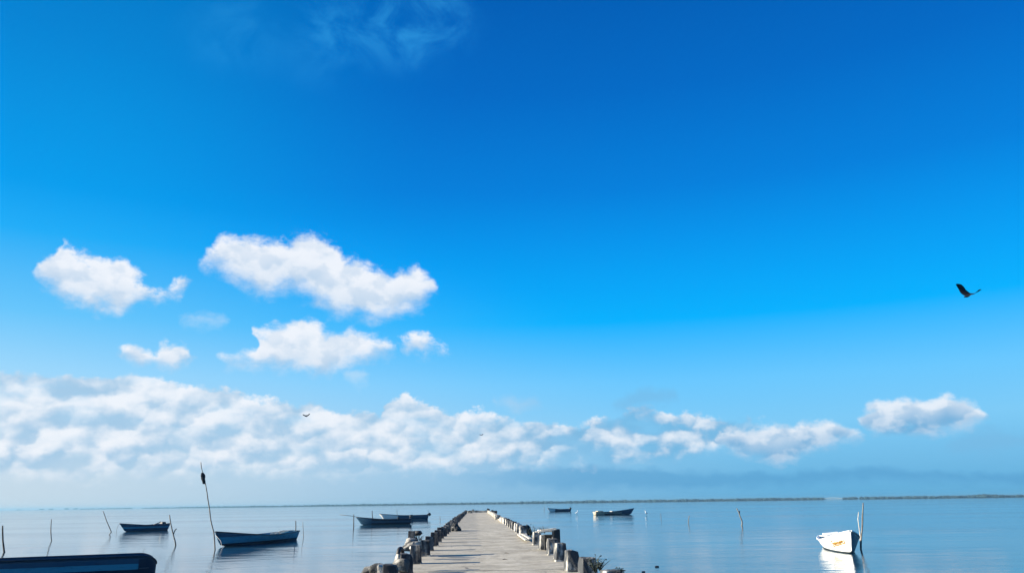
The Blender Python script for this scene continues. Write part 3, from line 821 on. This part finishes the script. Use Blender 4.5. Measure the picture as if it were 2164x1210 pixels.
def motor(parent, x, z, tilt=0.0, s=1.0):
    """outboard on the transom; tilt swings the leg out of the water"""
    m = bpy.data.objects.new('outboard_motor', None); COL.objects.link(m); m.parent = parent
    m.location = (x, 0, z); m.rotation_euler = (0, -tilt, 0); m.scale = (s, s, s)
    bm = bmesh.new(); box(bm, (-0.14, 0, 0.27), (0.46, 0.30, 0.34), None, 0.78, 0.06); obj('cowling', bm, M_MOTOR, m, True)
    bm = bmesh.new(); box(bm, (-0.12, 0, -0.20), (0.16, 0.11, 0.62), None, 1.1, 0.02); box(bm, (-0.16, 0, -0.56), (0.34, 0.10, 0.12), None, 1.0, 0.03); obj('leg', bm, M_STEEL, m)
    bm = bmesh.new()
    for k in range(3):
        a = k * 2.094; box(bm, (-0.36, 0.07 * math.cos(a), -0.56 + 0.07 * math.sin(a)), (0.02, 0.07, 0.11), (a, 0.5, 0), 1.0, 0.004)
    obj('propeller', bm, M_STEEL, m)
    bm = bmesh.new(); box(bm, (0.02, 0, 0.02), (0.10, 0.22, 0.20), None, 1.0, 0.01); obj('bracket', bm, M_STEEL, m)
    bm = bmesh.new(); tube(bm, [(0.05, 0, 0.25), (0.35, 0.04, 0.30), (0.52, 0.05, 0.31)], 0.02, 6); obj('tiller', bm, M_MOTOR, m)
def boat(name, label, bow, stern, B, zb, zm, zs, paint, rail_m, inside, group='small open fishing boats moored around the pier', rake=0.5, thwarts=(0.25, 0.5, 0.72), full=0.55, stern_w=0.72, **kw):
    b, s = (at_z(*bow) if not isinstance(bow, Vector) else bow), (at_z(*stern) if not isinstance(stern, Vector) else stern)
    d = b - s; L = d.length
    t = thing(name, label, 'boat', s, math.atan2(d.y, d.x), group)
    bm, rail, pt, gun, beam = hull(L, B, zb, zm, zs, rake=rake, full=full, stern_w=stern_w, **kw)
    h = obj('hull', bm, paint(L), t, True)
    obj('gunwale', rail, rail_m, t, True)
    for u in thwarts:
        bm = bmesh.new(); z = gun(u) - 0.13
        box(bm, (L * u, 0, z), (0.24, 2 * beam(u) * 0.90, 0.04), None, 1.0, 0.006); obj('thwart', bm, inside, t)
    bm = bmesh.new(); n = 20; prev = None        # bottom boards
    for i in range(n + 1):
        u = 0.06 + 0.76 * i / n; w = beam(u) * 0.62
        q = [bm.verts.new((L * u, y, z)) for y, z in ((-w, 0.03), (w, 0.03), (w, 0.055), (-w, 0.055))]
        if prev:
            for k in range(4): bm.faces.new((prev[k], prev[(k + 1) % 4], q[(k + 1) % 4], q[k]))
        else: bm.faces.new(q)
        prev = q
    bm.faces.new(prev[::-1]); obj('floor_boards', bm, inside, t)
    return t, L, gun, beam, pt

# A: small blue boat on the left
tA, LA, gA, bA, pA = boat('rowing_boat', 'small blue boat with a flared bow riding alone at left beyond the large boat', (264, 1122.5), (350, 1119), 1.7, 0.86, 0.60, 0.72,
    lambda L: hull_paint('blue_hull', [(0.30, NAVY), (0.47, TEAL), (9, NAVY)]), M_RAILD, M_BOATIND, rake=0.75)
bm = bmesh.new(); box(bm, (LA * 0.10, 0.1, 0.80), (0.5, 0.6, 0.22), None, 0.7, 0.05); obj('stern_box', bm, M_DARK, tA)
bm = bmesh.new(); tube(bm, [(LA * 0.26, -0.5, 0.60), (LA * 0.20, 0, 0.80), (LA * 0.16, 0.1, 0.93)], 0.045, 8); obj('tiller', bm, M_POLE, tA, True)
bm = bmesh.new(); bx = LA + 0.78
tube(bm, [(bx, 0, 0.80), (bx + 0.18, 0, 0.55), (bx + 0.25, 0, 0.25), (bx + 0.22, 0, -0.1)], 0.018, 6); obj('mooring_line', bm, M_ROPE, tA, True)

# B: long blue boat beside the leaning pole
tB, LB, gB, bB, pB = boat('fishing_boat', 'long teal boat with dark patches tied beside the tall leaning pole', (470, 1153.5), (621, 1139), 1.8, 0.92, 0.52, 0.62,
    lambda L: hull_paint('teal_hull', [(0.16, DKB), (0.56, TEAL), (9, NAVY)], 0.5), M_RAILD, M_BOATIND, rake=0.92, rexp=0.6, stern_w=0.45)
bm = bmesh.new()
for k in range(3): tube(bm, [(LB * (0.30 - 0.03 * k), -0.35 + 0.2 * k, 0.50), (LB * 0.12, -0.3 + 0.25 * k, 0.68), (LB * 0.03, 0.1, 0.66)], 0.03, 6)
obj('oar', bm, M_PALEPOLE, tB, True)
bm = bmesh.new(); bx = LB + 0.88
tube(bm, [(bx, 0, 0.72), (bx + 0.5, 0.7, 0.40), (bx + 0.8, 1.0, 0.15), (bx + 1.0, 1.3, -0.1)], 0.014, 6); obj('mooring_line', bm, M_ROPE, tB, True)

# C: dark boat left of the pier, D: white-bowed boat behind it
tC, LC, gC, bC, pC = boat('fishing_boat', 'dark blue boat with a raised bow just left of the pier', (764, 1108.2), (866, 1106.3), 1.7, 0.98, 0.64, 0.66,
    lambda L: hull_paint('dark_hull', [(0.22, DKB), (0.46, NAVY), (9, DKB)], 0.3, (L * 0.80, (0.02, 0.08, 0.14))), M_RAILD, M_BOATIND, rake=0.75)
motor(tC, -0.03, 0.72)
bm = bmesh.new(); tube(bm, [(LC * 0.98, -0.1, 0.86), (LC + 1.5, -0.12, 1.15), (LC + 2.8, -0.1, 1.30)], 0.032, 7); obj('long_oar', bm, M_GREYPOLE, tC, True)
bm = bmesh.new(); box(bm, (LC * 0.24, 0, 0.72), (0.34, 0.4, 0.36), None, 0.8, 0.06); obj('fuel_tank', bm, M_DARK, tC)
tD, LD, gD, bD, pD = boat('fishing_boat', 'blue boat with a white bow and tilted motor behind the dark boat', (811, 1098.2), (903, 1096.4), 1.7, 1.02, 0.70, 0.74,
    lambda L: hull_paint('white_bow_hull', [(0.30, NAVY), (9, (0.03, 0.10, 0.17))], 0.3, (L * 0.70, (0.72, 0.72, 0.70))), M_RAILD, M_BOATIN, rake=0.8)
motor(tD, -0.04, 0.82, R(62), 1.15)
# E, F: two small boats out to the right of the pier's end
tE, LE, gE, bE, pE = boat('fishing_boat', 'tiny dark blue boat with a white bow far out right of the pier end', (1162, 1080.8), (1204, 1079.8), 1.7, 1.05, 0.66, 0.72,
    lambda L: hull_paint('white_tip_hull', [(0.30, NAVY), (9, (0.022, 0.085, 0.14))], 0.2, (L * 0.80, (0.74, 0.74, 0.72))), M_RAILD, M_BOATIND, rake=0.9)
motor(tE, -0.04, 0.82, R(55), 1.25)
tF, LF, gF, bF, pF = boat('fishing_boat', 'low boat with a cream stern and dark raised bow right of the pier', (1333, 1085.9), (1257, 1087.6), 1.7, 1.15, 0.56, 0.66,
    lambda L: hull_paint('cream_stern_hull', [(0.30, DKB), (0.44, (0.62, 0.58, 0.48)), (9, (0.05, 0.06, 0.08))], 0.3, (L * 0.70, NAVY), (L * 0.22, (0.46, 0.41, 0.31))), M_RAILD, M_BOATIN, rake=0.9)
bm = bmesh.new(); box(bm, (LF * 0.13, 0, 0.58), (LF * 0.16, 0.9, 0.42), None, 0.93, 0.05); obj('stern_locker', bm, plain('cream_paint', (0.46, 0.41, 0.30), 0.5, 0.1), tF)
bm = bmesh.new(); box(bm, (LF * 0.47, 0, 0.60), (0.5, 0.9, 0.26), None, 0.9, 0.04); obj('crate', bm, M_BOATIN, tF)
# G: white boat on the right, bow towards us
WHITEP = (0.80, 0.80, 0.78)
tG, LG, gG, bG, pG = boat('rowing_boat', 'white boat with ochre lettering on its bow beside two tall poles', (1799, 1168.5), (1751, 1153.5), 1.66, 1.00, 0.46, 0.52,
    lambda L: hull_paint('white_hull', [(0.05, (0.02, 0.03, 0.04)), (9, WHITEP)], 0.10, None, None, (0.10, 0.13, 0.16)), M_RAILW, M_BOATIND, rake=0.45, rexp=0.45, thwarts=(0.14, 0.34, 0.60), stern_w=0.55, srake=0.0, full=1.1)  # last hull colour is the painted-in shade of its side away from the sun
bm = bmesh.new()                                 # ochre lettering along the sunlit bow: brush-script strokes riding on the hull
def on_hull(t, s, side, off=0.012):
    x, yv, z = pG(t, s); x2, y2, z2 = pG(t + 0.01, s); x3, y3, z3 = pG(t, s + 0.02)
    n = (Vector((x2 - x, y2 - yv, z2 - z)).cross(Vector((x3 - x, y3 - yv, z3 - z)))).normalized()
    if n.y < 0: n = -n
    q = Vector((x, yv, z)) + n * off
    return Vector((q.x, q.y * side, q.z))
GS = -1
def stroke(pts, r):
    tube(bm, densify([on_hull(0.785 + 0.175 * u, 0.60 + 0.17 * v, GS) for u, v in pts], 0.04), r, 6)
LET = [[(0.0, -0.5), (0.03, 1.1)], [(0.0, 1.15), (0.12, 1.2)], [(0.02, 0.35), (0.09, 0.4)],
       [(0.21, 0.6), (0.15, 0.5), (0.15, 0.05), (0.21, 0.1), (0.22, 0.6), (0.24, 0.0)],
       [(0.29, 0.0), (0.29, 0.6), (0.35, 0.55), (0.36, 0.0)], [(0.41, 0.6), (0.42, 0.0)], [(0.41, 0.95), (0.415, 0.9)],
       [(0.53, 0.6), (0.47, 0.5), (0.47, 0.05), (0.53, 0.1)], [(0.58, 0.0), (0.58, 0.6)], [(0.58, 0.95), (0.585, 0.9)],
       [(0.70, 0.6), (0.64, 0.5), (0.64, 0.05), (0.70, 0.1), (0.71, 0.55)], [(0.77, 0.0), (0.77, 0.6), (0.83, 0.55), (0.84, 0.0)],
       [(0.91, 0.6), (0.89, 0.3), (0.95, 0.25), (0.93, -0.05)], [(0.0, -0.35), (0.5, -0.28), (1.0, -0.3)]]
for s_ in LET: stroke(s_, 0.025)
obj('lettering', bm, M_GOLD, tG, True)
bm = bmesh.new(); box(bm, (LG * 0.06, 0.12, 0.66), (0.40, 0.80, 0.07), (0.10, 0.1, 0), 0.95, 0.02); obj('stern_deck', bm, M_RAILW, tG)
bm = bmesh.new(); box(bm, (LG * 0.33, 0.15, 0.46), (0.5, 0.5, 0.30), None, 0.9, 0.03); obj('bait_box', bm, M_RAILW, tG)

# H: large dark boat at the lower left, its blunt rounded end to the right
def blunt_boat():
    a, b = at_z(326, 1212.5), at_z(-110, 1233)
    d = a - b; L = d.length
    t = thing('large_boat', 'large dark blue boat with a teal band cut by the lower left corner', 'boat', b, math.atan2(d.y, d.x), 'small open fishing boats moored around the pier')
    B, zg = 1.9, 0.72; n, m = 48, 8
    def pt(u, s, off=0.0):
        x = u * L
        e = max(0.0, (x - (L - 0.55)) / 0.55); f = math.sqrt(max(0.0, 1 - e * e))
        w = (B / 2 - off) * (0.55 + 0.45 * f) * (0.80 + 0.20 * min(1, u / 0.35))
        zt = zg - 0.30 * (1 - f) - 0.0
        z = -0.15 + off + (zt + 0.15 - off) * s
        return Vector((x - off * (u > 0.98) * 1.5, w * (0.72 + 0.28 * s ** 0.7) , z))
    us = [i / n * 0.92 for i in range(n)] + [0.92 + 0.08 * math.sin(math.pi / 2 * i / 14) for i in range(15)]
    bm = bmesh.new()
    def shell(off):
        g = []
        for u in us:
            r = [bm.verts.new(Vector((p.x, -p.y, p.z))) for p in (pt(u, 1 - j / m, off) for j in range(m + 1))]
            r += [bm.verts.new(pt(u, j / m, off)) for j in range(m + 1)]
            g.append(r)
        for p, q in zip(g, g[1:]):
            for j in range(2 * m + 1): bm.faces.new((p[j], p[j + 1], q[j + 1], q[j]))
        bm.faces.new(g[0]); bm.faces.new(g[-1][::-1])
        return g
    o_, i_ = shell(0.0), shell(0.05)
    for j in (0, -1):
        for k in range(len(us) - 1): bm.faces.new((o_[k][j], o_[k + 1][j], i_[k + 1][j], i_[k][j]))
    obj('hull', bm, hull_paint('band_hull', [(0.26, DKB), (0.46, TEAL), (0.63, NAVY), (9, DKB)], 0.35, (L - 0.62, DKB)), t, True)
    rail = bmesh.new()
    for sg in (-1, 1): tube(rail, [Vector((p.x, sg * p.y, p.z)) for p in (pt(u, 1.0) for u in us)], 0.03, 8)
    p = pt(1.0, 1.0); tube(rail, [(p.x, -p.y, p.z), (p.x, p.y, p.z)], 0.03, 8)
    obj('gunwale', rail, M_RAILD, t, True)
    bm = bmesh.new(); box(bm, (L - 0.42, -B / 2 + 0.035, 0.30), (0.34, 0.03, 0.02), (0, 0, 0.30), 1, 0.004); obj('trim_strip', bm, M_STEEL, t)
    for u in (0.3, 0.55, 0.8):
        bm = bmesh.new(); box(bm, (L * u, 0, 0.5), (0.26, B * 0.9, 0.04), None, 1, 0.006); obj('thwart', bm, M_BOATIND, t)
blunt_boat()

# ------------------------------------------------------------------ mooring poles
GP = 'wooden mooring poles standing in the water'
def pole(label, base, path, r, m=M_POLE, tips=None, name='mooring_pole', y=None, branches=()):
    """base: photo point where it enters the water; path: its bends above, drawn at the base's distance"""
    b = at_z(*base); y = b.y
    pts = [b + Vector((0, 0, -0.5)), b] + [at_y(px, py, y + 0.012 * i * (base[1] - py) / 40) for i, (px, py) in enumerate(path)]
    bm = bmesh.new(); d = densify(pts, 0.18); n = len(d)
    for i, p in enumerate(d):
        if i > 2: p += mnoise.noise_vector(p * 1.1) * r * 0.8
    tube(bm, [p - b for p in d], [r * (1.0 - 0.45 * i / n) for i in range(n)], 8, 0.08)
    t = thing(name, label, 'pole', b, 0, GP)
    obj('shaft', bm, m, t, True)
    for br_ in branches:
        bm = bmesh.new(); q = [at_y(px, py, y) - b for px, py in br_]
        tube(bm, densify(q, 0.15), [r * 0.65] * len(densify(q, 0.15)), 6, 0.1); obj('branch', bm, m, t, True)
    return t, b
pole('thick black post at the far left edge of the picture', (9, 1166), [(6, 1140), (5, 1110)], 0.062)
pole('straight thin pole rising behind the large left boat', (109, 1142), [(107.5, 1125), (108, 1096)], 0.045, M_GREYPOLE)
pole('thin leaning stick with a bent foot left of the small blue boat', (231, 1129), [(235, 1123), (229, 1108), (217, 1079)], 0.05, M_GREYPOLE)
pole('forked stick standing between the small blue boat and the tall pole', (371, 1152), [(370, 1146), (366.5, 1128), (362, 1106), (358, 1087)], 0.052, M_GREYPOLE, branches=[[(366.5, 1128), (369.5, 1120), (373, 1116)]])
t, b = pole('tall leaning bamboo pole with a dark rag near its tip', (454.5, 1161), [(453, 1140), (451.5, 1122), (446, 1098), (443, 1076), (438, 1046), (434, 1022), (429, 1000), (425.5, 985), (424.5, 976)], 0.042, M_GREYPOLE)
bm = bmesh.new(); yy = at_z(454.5, 1161).y
c0 = at_y(428, 998, yy) - b; c1 = at_y(431.5, 1022, yy) - b
for k in range(5):
    n_ = 8; w = []
    for i in range(n_ + 1):
        u = i / n_; p = c0.lerp(c1, u) + Vector((0.05 * math.sin(u * 5 + k * 2), 0.05 * math.cos(k * 1.3 + u * 4), 0)); w.append((p, 0.015 + 0.075 * math.sin(math.pi * (u ** 0.7)) * (0.8 + 0.2 * math.sin(k * 2.1 + u * 9))))
    tube(bm, [p for p, _ in w], [max(0.008, r) for _, r in w], 7, 0.25)
obj('rag', bm, M_RAG, t, False)
pole('dark stake standing behind the long teal boat at its stern', (624.5, 1136), [(625, 1120), (625, 1099)], 0.05)
pole('faint thin stick just right of the long teal boat', (641.5, 1134), [(641, 1120), (640, 1101)], 0.028, M_GREYPOLE)
pole('dark stake at the raised bow of the dark boat', (747.5, 1112), [(747, 1098), (747.5, 1086)], 0.07)
pole('thin upright pole behind the middle of the dark boat', (787.5, 1104.5), [(787.5, 1092), (786.5, 1078)], 0.075)
pole('pale thin stick behind the white-bowed boat', (840, 1097), [(839.5, 1086), (838.5, 1075)], 0.05, M_GREYPOLE)
pole('faint thin stick between the white-bowed boat and the pier', (930, 1101), [(930, 1096), (929.5, 1089)], 0.05, M_GREYPOLE)
pole('faint thin pole left of the tiny boat off the pier end', (1150, 1078), [(1150, 1072), (1150, 1066)], 0.07, M_GREYPOLE)
pole('faint short stick right of the cream-sterned boat', (1397, 1094), [(1397, 1090), (1396.5, 1084)], 0.045, M_GREYPOLE)
pole('short pale-footed stick alone in mid water right of the pier', (1454.5, 1105), [(1455, 1098), (1456.5, 1088)], 0.055, M_GREYPOLE)
pole('crooked double branch standing in the water left of the white boat', (1567.5, 1110), [(1568.5, 1105), (1567, 1099), (1563.5, 1091), (1561, 1082), (1556, 1073)], 0.075, M_GREYPOLE, branches=[[(1564, 1092), (1562.5, 1085), (1562.8, 1078)]])
pole('tallest grey pole standing right beside the white boat', (1819.5, 1160), [(1820.5, 1138), (1822, 1110), (1823.5, 1062)], 0.048, M_GREYPOLE)
pole('thin bleached pole leaning between the white boat and the tallest pole', (1818, 1156), [(1817.5, 1136), (1814.5, 1108), (1813, 1095), (1814.5, 1080)], 0.026, M_PALEPOLE)
pole('curved pale reed sticking up behind the large left boat', (306, 1171), [(303, 1168), (302, 1163), (304, 1160), (307, 1158.5)], 0.012, M_GREYPOLE)

# ------------------------------------------------------------------ birds
def egret(px, py, rz, label, sc=1.0):
    t = thing('egret', label, 'bird', at_z(px, py), rz, 'white egrets wading off the pier'); t.scale = (sc,) * 3
    bm = bmesh.new()
    tube(bm, [(-0.30, 0, 0.36), (-0.18, 0, 0.41), (0.0, 0, 0.47), (0.12, 0, 0.53), (0.19, 0, 0.62), (0.15, 0, 0.72), (0.13, 0, 0.80), (0.18, 0, 0.88), (0.25, 0, 0.89), (0.30, 0, 0.885)],
         [0.02, 0.075, 0.115, 0.085, 0.045, 0.034, 0.032, 0.042, 0.04, 0.018], 12); obj('body', bm, M_EGRET, t, True)
    bm = bmesh.new(); tube(bm, [(0.29, 0, 0.885), (0.42, 0, 0.87)], [0.016, 0.003], 8); obj('beak', bm, M_BEAK, t, True)
    for sgn in (-1, 1):
        bm = bmesh.new(); tube(bm, [(0.0, 0.04 * sgn, 0.42), (-0.03, 0.045 * sgn, 0.22), (0.0, 0.05 * sgn, -0.12)], 0.012, 6); obj('leg', bm, M_LEGB, t, True)
egret(1219, 1087.5, R(20), 'white egret wading between the two boats off the pier end', 1.0)
egret(1366, 1088.5, R(200), 'white egret wading right of the cream-sterned boat', 1.0)

def bird(px, py, y, label, span, fwd, upv, up_l, up_r, scale_l=1.0, scale_r=1.0, sweep=0.0):
    """a soaring bird: fwd is where its head points, upv its back"""
    t = thing('flying_bird', label, 'bird', at_y(px, py, y), 0, 'dark birds on the wing')
    X = Vector(fwd).normalized(); Z = Vector(upv); Z = (Z - X * Z.dot(X)).normalized(); Y = Z.cross(X)
    t.rotation_euler = Matrix((X, Y, Z)).transposed().to_euler()
    L = span * 0.40; bm = bmesh.new()
    xs_ = [(-0.42, 0.01, 0.0), (-0.34, 0.05, 0.0), (-0.15, 0.085, -0.005), (0.05, 0.10, -0.005), (0.24, 0.075, 0.01), (0.34, 0.05, 0.03), (0.42, 0.052, 0.04), (0.47, 0.03, 0.03), (0.54, 0.006, 0.015)]
    tube(bm, [(x * L, 0, z * L) for x, r, z in xs_], [r * L * 0.95 for x, r, z in xs_], 12); obj('body', bm, M_FEATHER, t, True)
    bm = bmesh.new()                             # fanned tail
    row = [(bm.verts.new((-0.36 * L, 0.05 * L * k, 0.012 * L)), bm.verts.new((-(0.74 - 0.02 * k * k) * L, 0.10 * L * k, 0.01 * L))) for k in range(-2, 3)]
    for a, b2 in zip(row, row[1:]): bm.faces.new((a[0], b2[0], b2[1], a[1]))
    bmesh.ops.solidify(bm, geom=bm.faces[:], thickness=0.012 * L); obj('tail', bm, M_FEATHER, t)
    for sgn, up, s_ in ((1, up_l, scale_l), (-1, up_r, scale_r)):
        bm = bmesh.new(); n = 16; rows = []
        for i in range(n + 1):
            u = i / n; yv = u * span / 2 * s_
            c = span * 0.30 * (1.0 + 0.25 * math.sin(u * 3.0) - 0.30 * u) * (1 if u < 0.82 else math.sqrt(max(0.02, 1 - ((u - 0.82) / 0.19) ** 2)))
            lead = 0.16 * L + sweep * u * span + 0.05 * span * math.sin(math.pi * min(1, u * 1.5)) - 0.05 * span * u
            notch = 0.12 * c * (0.5 + 0.5 * math.sin(i * 2.7)) if u > 0.35 else 0.02 * c
            ang = up * (0.55 + 0.45 * u)
            yy, zz = yv * math.cos(ang), yv * math.sin(ang)
            rows.append([bm.verts.new((lead - c * k + (notch if k == 1.0 else 0), sgn * yy, zz + 0.05 * c * math.sin(math.pi * k))) for k in (0, 0.33, 0.66, 1.0)])
        for a, b2 in zip(rows, rows[1:]):
            for k in range(3): bm.faces.new((a[k], a[k + 1], b2[k + 1], b2[k]))
        bmesh.ops.solidify(bm, geom=bm.faces[:], thickness=0.012 * L)
        obj('wing', bm, M_FEATHER, t)
    return t
bird(2045, 625, 40, 'large dark bird gliding with one broad wing raised at upper right', 1.70, (-0.88, -0.34, -0.36), (0.62, 0, 0.78), R(36), R(42), 0.85)
bird(647.5, 879, 110, 'small dark bird with wings in a shallow V above the cloud bank', 1.15, (0.25, -0.75, -0.55), (0, -0.4, 0.9), R(30), R(30))
bird(1018.5, 918.5, 150, 'tiny faint bird flying low over the pier end', 1.15, (0.75, -0.55, 0.05), (0.1, -0.3, 0.9), R(12), R(20))

# ------------------------------------------------------------------ air
HAZE = True
if HAZE:
    hm = bpy.data.materials.new('air'); hm.use_nodes = True; ht = hm.node_tree
    ht.nodes.remove(ht.nodes['Principled BSDF'])
    pv = ht.nodes.new('ShaderNodeVolumePrincipled'); pv.inputs['Color'].default_value = (0.24, 0.47, 0.64, 1)
    pv.inputs['Density'].default_value = 0.00014; pv.inputs['Anisotropy'].default_value = 0.2
    ht.links.new(pv.outputs[0], ht.nodes['Material Output'].inputs['Volume'])
    bm = bmesh.new(); box(bm, (0, 4300, 7), (15000, 9400, 16))
    tag(obj('haze', bm, hm), kind='stuff')
